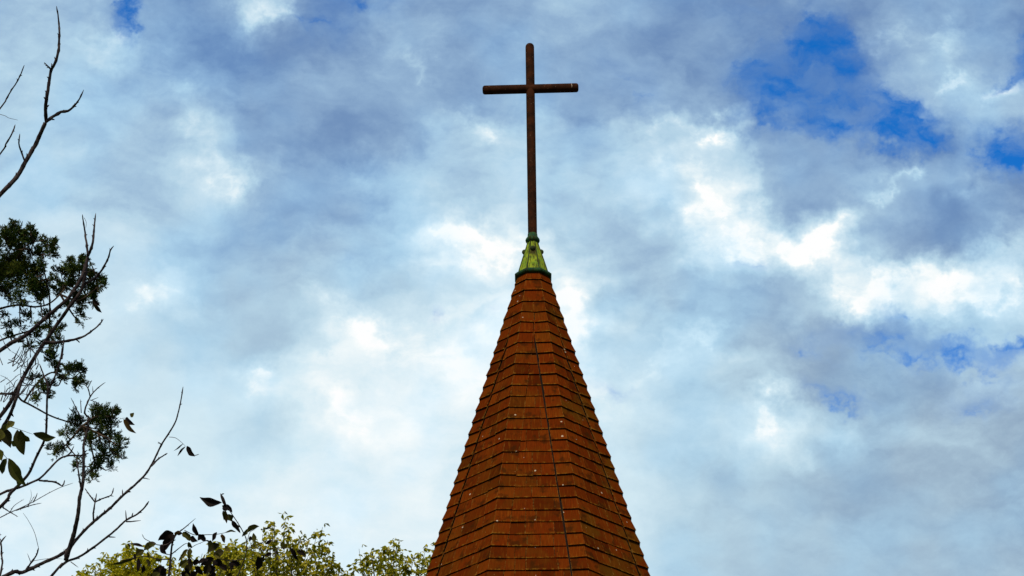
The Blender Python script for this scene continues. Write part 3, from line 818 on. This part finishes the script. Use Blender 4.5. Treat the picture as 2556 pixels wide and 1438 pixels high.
o = lf.build('leaves', M_OLIVE, bare); o['label'] = 'olive green drooping leaves at the left edge'

# ---- juniper behind it
JD = 13.
rj = random.Random(11)
j_base = P(-560, 1438, JD); j_base.z = 0
jun = thing('juniper_tree', tuple(j_base), 'dark green scaly juniper at the left edge behind the leafless branches', 'tree')
tr = MB()
ln = spline([j_base, j_base + Vector((.03, 0, 2.5)), P(-560, 1500, JD), P(-540, 1000, JD), P(-480, 650, JD), P(-420, 450, JD)], .3)
tr.tube(ln, [.15 * (1 - i / len(ln)) + .015 for i in range(len(ln))], 10)
tr.build('trunk', M_JBARK, jun, smooth=True)
SK = [[(-540, 1050), (-250, 880), (0, 771), (90, 766), (122, 758), (150, 735), (190, 690), (235, 700)],
      [(-550, 1200), (-300, 1010), (0, 983), (60, 1003), (122, 1036), (160, 1050), (205, 1063), (245, 1072)],
      [(-520, 900), (-200, 800), (-20, 720), (30, 660), (70, 610), (115, 600)],
      [(122, 840), (124, 800), (124, 745), (118, 710), (110, 675), (106, 635)],
      [(-400, 1010), (-100, 900), (0, 850), (60, 830), (115, 815), (150, 830)],
      [(60, 1003), (90, 960), (130, 930), (175, 945), (200, 930)],
      [(150, 735), (190, 750), (215, 740), (245, 715)], [(150, 735), (185, 790), (200, 800)],
      [(205, 1063), (240, 1040), (275, 1040)], [(205, 1063), (225, 1110), (235, 1150), (240, 1190)], [(205, 1063), (250, 1085), (290, 1110)], [(205, 1063), (165, 1110), (140, 1125)],
      [(-540, 1000), (-200, 740), (-60, 640), (-10, 590), (30, 570)]]
SKD = [JD, JD + .1, JD - .1, JD, JD + .15, JD, JD, JD, JD, JD, JD, JD, JD + .2]
skpts = []
for pts, dd in zip(SK, SKD):
    jb = MB()
    l_ = branch(jb, ID, pts, 9 if pts[0][0] < -100 else 5, 2.5, dd, dd + rj.uniform(-.15, .15), knob=.2)
    jb.build('branch', M_JBARK, jun, smooth=True)
    skpts += l_
def CL(Z, k, lst): return [(*Z(x, y), r * k) for x, y, r in lst]
C1 = CL(Z6, .2503, [(150, 240, 105), (50, 300, 100), (250, 275, 85), (335, 330, 90), (470, 370, 85), (510, 440, 65), (540, 350, 40), (100, 390, 110), (400, 450, 75), (-40, 250, 80), (-60, 420, 110),
      (420, 560, 60), (330, 460, 70), (210, 440, 80), (140, 140, 30), (300, 215, 45), (370, 640, 100), (150, 720, 110), (400, 780, 100), (280, 780, 100), (420, 900, 75), (60, 860, 90), (-30, 760, 100), (200, 900, 80), (330, 720, 90)])
C1B = CL(Z6, .2503, [(70, 570, 120), (200, 570, 105), (-60, 560, 110), (130, 650, 90), (20, 660, 100), (250, 640, 70)])
C2 = CL(Z6, .2503, [(780, 520, 70), (700, 545, 55), (610, 650, 75), (720, 660, 90), (800, 620, 70), (640, 740, 75), (900, 690, 70), (980, 720, 60), (965, 820, 65), (880, 870, 75), (820, 950, 65), (810, 1060, 55), (720, 780, 70), (900, 530, 30),
      (560, 720, 50), (760, 900, 60), (560, 830, 50), (930, 930, 50), (520, 690, 28), (690, 980, 50), (800, 1130, 26), (1010, 770, 40), (850, 760, 60)])
C3 = CL(Z6, .2503, [(610, 1195, 55), (560, 1270, 60), (590, 1330, 40), (480, 1190, 60), (450, 1080, 55), (350, 1280, 60), (290, 1370, 50), (200, 1170, 65), (90, 1170, 60), (100, 1290, 50), (540, 1080, 45), (380, 1180, 50), (260, 1040, 45), (30, 1060, 60), (500, 1350, 40), (420, 1350, 40), (180, 1330, 45), (320, 1090, 40)])
C4 = CL(Z7, .4019, [(320, 95, 42), (290, 65, 32), (335, 140, 42), (480, 165, 52), (515, 165, 30), (430, 170, 42), (470, 265, 42), (500, 230, 40), (285, 300, 42), (230, 335, 36), (260, 250, 30), (395, 215, 32), (310, 250, 32), (210, 210, 34), (330, 20, 28), (190, 20, 22)])
C5 = CL(Z7, .4019, [(595, 425, 50), (640, 430, 46), (700, 445, 50), (605, 495, 58), (685, 515, 56), (640, 560, 52), (450, 465, 42), (420, 545, 42), (480, 510, 52), (520, 560, 46), (560, 600, 52), (345, 660, 40), (410, 640, 34), (320, 650, 22), (745, 620, 42), (705, 680, 48), (640, 680, 50), (600, 735, 46), (555, 790, 44), (575, 840, 28), (690, 765, 30), (480, 760, 26), (500, 720, 30), (750, 700, 24), (650, 620, 44), (720, 570, 36), (575, 470, 30), (470, 430, 30), (710, 400, 22)])
def spray(mb, p, dr, L_):
    """little plume of scale shoots"""
    dr = dr.normalized()
    U = dr.orthogonal().normalized(); V = dr.cross(U)
    n = rj.randint(5, 8)
    for q in range(n):
        t = q / n
        a = rj.uniform(0, 6.283); sp = rj.uniform(.25, .75) if q else .05
        dd = (dr + (U * math.cos(a) + V * math.sin(a)) * sp).normalized()
        b0 = p + dr * (L_ * .55 * t)
        l = L_ * rj.uniform(.38, .62)
        r = l * rj.uniform(.085, .125)
        u = dd.orthogonal().normalized(); v = dd.cross(u)
        m = b0 + dd * l * .55
        vs = [b0] + [m + (u * math.cos(g) + v * math.sin(g)) * r for g in (0, 2.09, 4.19)] + [b0 + dd * l]
        mb.add(vs, [(0, 2, 1), (0, 3, 2), (0, 1, 3), (4, 1, 2), (4, 2, 3), (4, 3, 1)])
TWIGS = []
def clumps(cl, m, dens=1.):
    fb = MB()
    for x, y, r in cl:
        wb = MB(); TWIGS.append((r if x > -15 else 0, wb))
        dd = JD + rj.uniform(-.14, .14)
        R3 = r * JD / F_PX
        c = P(x, y, dd)
        near = min(skpts, key=lambda q: (q - c).length)
        mid = near.lerp(c, .5) + Vector((rj.uniform(-.02, .02), rj.uniform(-.02, .02), rj.uniform(-.03, .01)))
        l_ = spline([near, mid, c], .02)
        wb.tube(l_, [.0045 * (1 - .6 * i / len(l_)) for i in range(len(l_))], 5)
        n = int(dens * max(26, 230 * (r / 20) ** 2))
        nt = max(4, int(r / 2.6))
        stems = []
        for q in range(nt):
            v = Vector((rj.gauss(0, 1), rj.gauss(0, 1), rj.gauss(.35, 1))).normalized()
            e = c + v * R3 * rj.uniform(.6, 1.)
            wb.tube([c, c.lerp(e, .5) + Vector((0, 0, -.006)), e], [.0025, .0018, .0009], 4)
            stems.append((e, v))
        for q in range(n):
            e, v = rj.choice(stems)
            t = rj.random() ** .55
            jt = Vector((rj.gauss(0, 1), rj.gauss(0, 1), rj.gauss(0, 1))) * R3 * .2
            pos = c.lerp(e, t) + jt
            dr = v * .8 + Vector((rj.gauss(0, .55), rj.gauss(0, .55), .45 + rj.gauss(0, .45)))
            spray(fb, pos, dr, rj.uniform(.020, .040))
    fb.build('foliage', m, jun)
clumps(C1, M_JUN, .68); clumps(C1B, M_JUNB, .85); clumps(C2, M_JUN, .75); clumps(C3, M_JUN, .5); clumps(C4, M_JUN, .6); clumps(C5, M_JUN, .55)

TWIGS.sort(key=lambda q: -q[0])
for r, wb in TWIGS[:98]: wb.build('twig', M_JBARK, jun)
rest = MB()
for r, wb in TWIGS[98:]: rest.add(wb.v, wb.f)
rest.build('twigs', M_JBARK, jun)['kind'] = 'stuff'

# ---- dark-leaved shrub at the bottom
VD = 9.
v_base = P(440, 1438, VD); v_base.z = 0
vine = thing('leafy_sapling', tuple(v_base), 'thin sapling with curled dark purple-brown leaves in front of the yellow-green trees', 'sapling')
tr = MB()
stemx = Z8(670, 717)
ln = spline([v_base, v_base + Vector((.03, 0, 1.5)), v_base + Vector((-.02, .02, 3.)), P(stemx[0] - 6, 1700, VD), P(stemx[0], 1438, VD)], .15)
tr.tube(ln, [.022 * (1 - .8 * i / len(ln)) for i in range(len(ln))], 8)
tr.build('trunk', M_BARK, vine, smooth=True)
def vpart(stems, leaves, dep, extra=0, box=None):
    mb = MB()
    for pts, w0, w1, kw in stems: branch(mb, Z8, pts, w0, w1, dep, **kw)
    mb.build('branch', M_BARK, vine, smooth=True)
    lb = MB()
    for b_, t_, w in leaves: pxleaf(lb, Z8, b_, t_, w * 1.12, dep, .36)
    for q in range(extra):
        x0, y0 = rb_.uniform(*box[:2]), rb_.uniform(*box[2:])
        an = rb_.gauss(1.6, .8); L_ = rb_.uniform(45, 95)
        pxleaf(lb, Z8, (x0, y0), (x0 + math.cos(an) * L_, y0 + math.sin(an) * L_), rb_.uniform(30, 52), dep + rb_.uniform(-.1, .1), .36)
    lb.build('leaves', M_VINE, vine)
K0 = dict(knob=.25)
vpart([([(670, 717), (680, 640), (685, 570), (695, 490), (720, 430), (770, 390), (812, 355), (857, 316)], 6, 1., K0), ([(690, 565), (740, 525), (780, 495), (800, 490)], 2.6, 1.4, K0),
       ([(700, 470), (650, 500), (590, 500), (540, 478), (500, 455), (485, 425)], 2.4, 1.2, K0), ([(680, 600), (600, 600), (520, 580), (430, 592), (330, 610)], 2.6, 1.4, K0), ([(685, 570), (640, 560), (600, 520)], 2, 1.2, K0)],
      [((702, 415), (596, 472), 56), ((692, 440), (640, 545), 50), ((700, 425), (690, 470), 40), ((615, 498), (655, 566), 34), ((718, 412), (766, 422), 28), ((745, 402), (712, 436), 24), ((770, 410), (818, 474), 42), ((582, 488), (498, 540), 46),
       ((500, 512), (386, 492), 18), ((405, 515), (388, 488), 14), ((500, 535), (440, 580), 42), ((520, 545), (536, 608), 16), ((578, 592), (614, 614), 22), ((435, 592), (262, 636), 22), ((460, 590), (450, 692), 30), ((520, 600), (532, 654), 26), ((500, 640), (478, 694), 26),
       ((604, 660), (652, 720), 52), ((640, 650), (556, 704), 42), ((430, 560), (440, 612), 18), ((560, 700), (600, 740), 46)], VD, 3, (560, 660, 660, 720))
vpart([([(800, 540), (850, 505), (885, 490), (930, 470)], 1.6, 1., K0), ([(860, 434), (940, 430), (1000, 428), (1100, 408)], 2, 1., K0), ([(780, 400), (830, 425), (870, 435)], 2, 1.4, K0),
       ([(820, 720), (815, 620), (815, 545), (800, 495)], 3, 1.6, dict(knob=.25, pre=[(stemx[0] + 10, 1560)]))],
      [((870, 436), (838, 350), 30), ((815, 448), (872, 476), 36), ((878, 432), (924, 478), 42), ((905, 430), (870, 470), 34), ((1004, 412), (972, 478), 26), ((1040, 424), (1056, 488), 32), ((1062, 412), (1138, 414), 14), ((962, 468), (938, 556), 40),
       ((966, 490), (1024, 506), 36), ((1018, 490), (950, 545), 34), ((806, 480), (832, 522), 32), ((802, 530), (738, 614), 26), ((822, 528), (815, 606), 28), ((805, 610), (748, 652), 46), ((800, 600), (835, 650), 36), ((845, 612), (800, 724), 40), ((852, 650), (905, 714), 44), ((792, 690), (765, 726), 40), ((870, 690), (830, 735), 46), ((925, 470), (955, 478), 10)], VD + .12, 4, (760, 900, 600, 710))
vpart([([(1195, 600), (1210, 480), (1190, 420), (1150, 350), (1110, 290), (1072, 232), (1035, 160)], 3.4, 1.8, dict(knob=.25, pre=[(stemx[0] + 30, 1700), (stemx[0] + 150, 1480)])), ([(1215, 470), (1235, 410), (1270, 395)], 1.6, 1, K0),
       ([(1205, 530), (1290, 495), (1370, 470), (1450, 485)], 1.8, 1, K0), ([(1195, 600), (1100, 610), (1030, 600), (990, 580)], 2.4, 1.4, K0), ([(1240, 500), (1330, 540), (1440, 520), (1560, 530)], 1.8, 1, K0)],
      [((1038, 212), (884, 170), 48), ((1068, 238), (1028, 142), 22), ((1034, 150), (1056, 144), 8), ((1042, 226), (1110, 278), 36), ((1050, 230), (1075, 262), 30), ((1060, 260), (1072, 352), 26), ((1048, 262), (1052, 330), 22), ((1075, 288), (1108, 338), 44), ((1112, 328), (1168, 420), 36), ((1120, 370), (1168, 372), 24), ((1220, 388), (1178, 446), 26), ((1212, 408), (1300, 376), 36), ((1255, 418), (1264, 492), 32), ((1325, 392), (1388, 368), 13),
       ((1240, 440), (1235, 470), 24), ((1052, 548), (978, 574), 52), ((982, 590), (886, 642), 46), ((1000, 600), (1046, 662), 42), ((944, 636), (916, 704), 50), ((1098, 620), (1168, 637), 36), ((992, 650), (956, 704), 46), ((1022, 640), (1074, 684), 38), ((1030, 590), (990, 640), 42), ((1292, 578), (1274, 684), 42), ((1300, 590), (1334, 612), 36), ((1388, 468), (1336, 494), 22), ((1455, 478), (1470, 536), 34), ((1510, 515), (1572, 606), 28), ((1556, 540), (1622, 578), 30), ((1385, 560), (1326, 582), 22), ((1060, 510), (1095, 545), 30)], VD + .22, 6, (880, 1130, 560, 690))

# ------------------------------------------------------------------ background trees
def crown_tree(name, label, lx, top_y, dep, seedn, m, sprays, leaf_l, spread, n_leaf_cluster, group, zmin_y=1560, trunk_r=.2):
    """sprays: list of (tip pixel x, y, depth offset); each an arching twig hung with leaves"""
    r_ = random.Random(seedn)
    base = P(lx, 1438, dep); base.z = 0
    root_ = thing(name, tuple(base), label, 'tree', group)
    fork = P(lx, 1750, dep)
    tr = MB()
    ln = spline([base, base.lerp(fork, .5) + Vector((.15, .1, 0)), fork, P(lx + 5, 1560, dep), P(lx, top_y + 40, dep)], .6)
    tr.tube(ln, [trunk_r * (1 - i / len(ln)) ** .8 + .012 for i in range(len(ln))], 9)
    tr.build('trunk', M_BARK2, root_, smooth=True)
    tw = MB(); V = []; Fc = []
    for (x, y, dd, dens) in sprays:
        tip = P(x, y, dep + dd)
        y0 = max(y + 120, 1500) + r_.uniform(0, 150)
        st_ = P(lx + (x - lx) * .35, y0 + 60, dep + dd * .3)
        mid = P(lx + (x - lx) * .78, y + (y0 - y) * .45, dep + dd * .8)
        l_ = spline([st_, mid, tip], .09)
        n = len(l_)
        tw.tube(l_, [.016 * (1 - i / n) + .004 for i in range(n)], 4)
        for i in range(n):
            t = i / n
            if t < .25: continue
            if r_.random() > dens: continue
            sp_ = spread * (1.05 - .80 * t ** 2)
            for c in range(n_leaf_cluster):
                a = r_.uniform(0, 6.283); rr = sp_ * r_.random() ** .5
                p = l_[i] + Vector((math.cos(a) * rr, math.sin(a) * rr, r_.gauss(0, .07)))
                k_ = r_.randint(2, 4)
                for q in range(k_):
                    b2 = r_.uniform(0, 6.283)
                    dr = Vector((math.cos(b2), math.sin(b2), r_.uniform(-1.6, .1))).normalized()
                    L_ = leaf_l * r_.uniform(.65, 1.2)
                    sd = dr.cross(Vector((r_.gauss(0, 1), r_.gauss(0, 1), r_.gauss(0, 1))))
                    if sd.length < 1e-3: continue
                    sd.normalize(); nm = dr.cross(sd)
                    w = L_ * r_.uniform(.17, .27)
                    bi = len(V)
                    V.extend([p, p + dr * L_ * .5 + sd * w + nm * w * .4, p + dr * L_ - nm * L_ * .12, p + dr * L_ * .5 - sd * w + nm * w * .4])
                    Fc.append((bi, bi + 1, bi + 2)); Fc.append((bi, bi + 2, bi + 3))
    tw.build('limbs', M_BARK2, root_)
    cb_ = MB(); cb_.v = [tuple(q) for q in V]; cb_.f = Fc
    cb_.build('crown', m, root_)
    return root_
def sprays_from(outline, seedn, n_edge, n_fill, dspan, jit=14):
    """outline: crown top as (x, y) points; twig tips along it and filling below it"""
    r_ = random.Random(seedn); out = []
    xs_ = [p[0] for p in outline]; ys_ = [p[1] for p in outline]
    ev_ = lambda x: float(np.interp(x, xs_, ys_))
    for (x, y) in outline: out.append((x, y + 4, r_.uniform(-.8, .8), .8))
    for i in range(n_edge):
        x = r_.uniform(xs_[0], xs_[-1]); out.append((x, ev_(x) + r_.uniform(3, jit), r_.uniform(-dspan, dspan), .8))
    for i in range(n_fill):
        x = r_.uniform(xs_[0] - 10, xs_[-1] + 10); y = ev_(x) + 20 + r_.random() ** .8 * 170
        out.append((x, y, r_.uniform(-dspan, dspan), .85))
    mx_ = (xs_[0] + xs_[-1]) / 2; hw_ = (xs_[-1] - xs_[0]) / 2
    for i in range(46):                      # the rest of the crown below the picture
        y = r_.uniform(1600, 2150); q = 1.15 - .5 * (y - 1600) / 550
        out.append((mx_ + r_.uniform(-1, 1) * hw_ * q, y, r_.uniform(-dspan, dspan) * 1.3, .6))
    return out
G1 = 'yellow-green trees beyond the steeple'
crown_tree('broadleaf_tree', 'dense yellow-green tree crown at the bottom left, behind the dark sapling leaves', 400, 1370, 44, 3, M_YEL,
           sprays_from([(195, 1430), (230, 1415), (262, 1384), (300, 1388), (318, 1362), (350, 1372), (395, 1380), (430, 1392), (470, 1388), (505, 1378), (540, 1362), (575, 1356), (610, 1362), (640, 1378)], 4, 30, 62, 1.6), .105, .31, 6, G1)
crown_tree('broadleaf_tree', 'olive-green tree with ragged upright sprays, middle of the three background crowns', 690, 1330, 41, 8, M_GRN,
           sprays_from([(560, 1390), (590, 1372), (625, 1350), (655, 1330), (680, 1303), (712, 1290), (722, 1320), (738, 1350), (752, 1335), (770, 1345), (790, 1330), (805, 1312), (818, 1345), (835, 1380), (848, 1408), (856, 1425)], 9, 14, 36, 1.2, 26), .105, .20, 4, G1)
crown_tree('broadleaf_tree', 'sparse olive-green tree whose sprays end against the left edge of the steeple', 975, 1370, 43, 14, M_GRN,
           sprays_from([(862, 1430), (880, 1412), (896, 1366), (910, 1380), (926, 1372), (945, 1384), (952, 1370), (970, 1366), (990, 1350), (1000, 1376), (1015, 1386), (1035, 1380), (1060, 1376), (1085, 1364), (1100, 1378)], 15, 10, 34, 1.2, 24), .105, .19, 4, G1)

for o in bpy.data.objects:
    if '_base' in o: del o['_base']
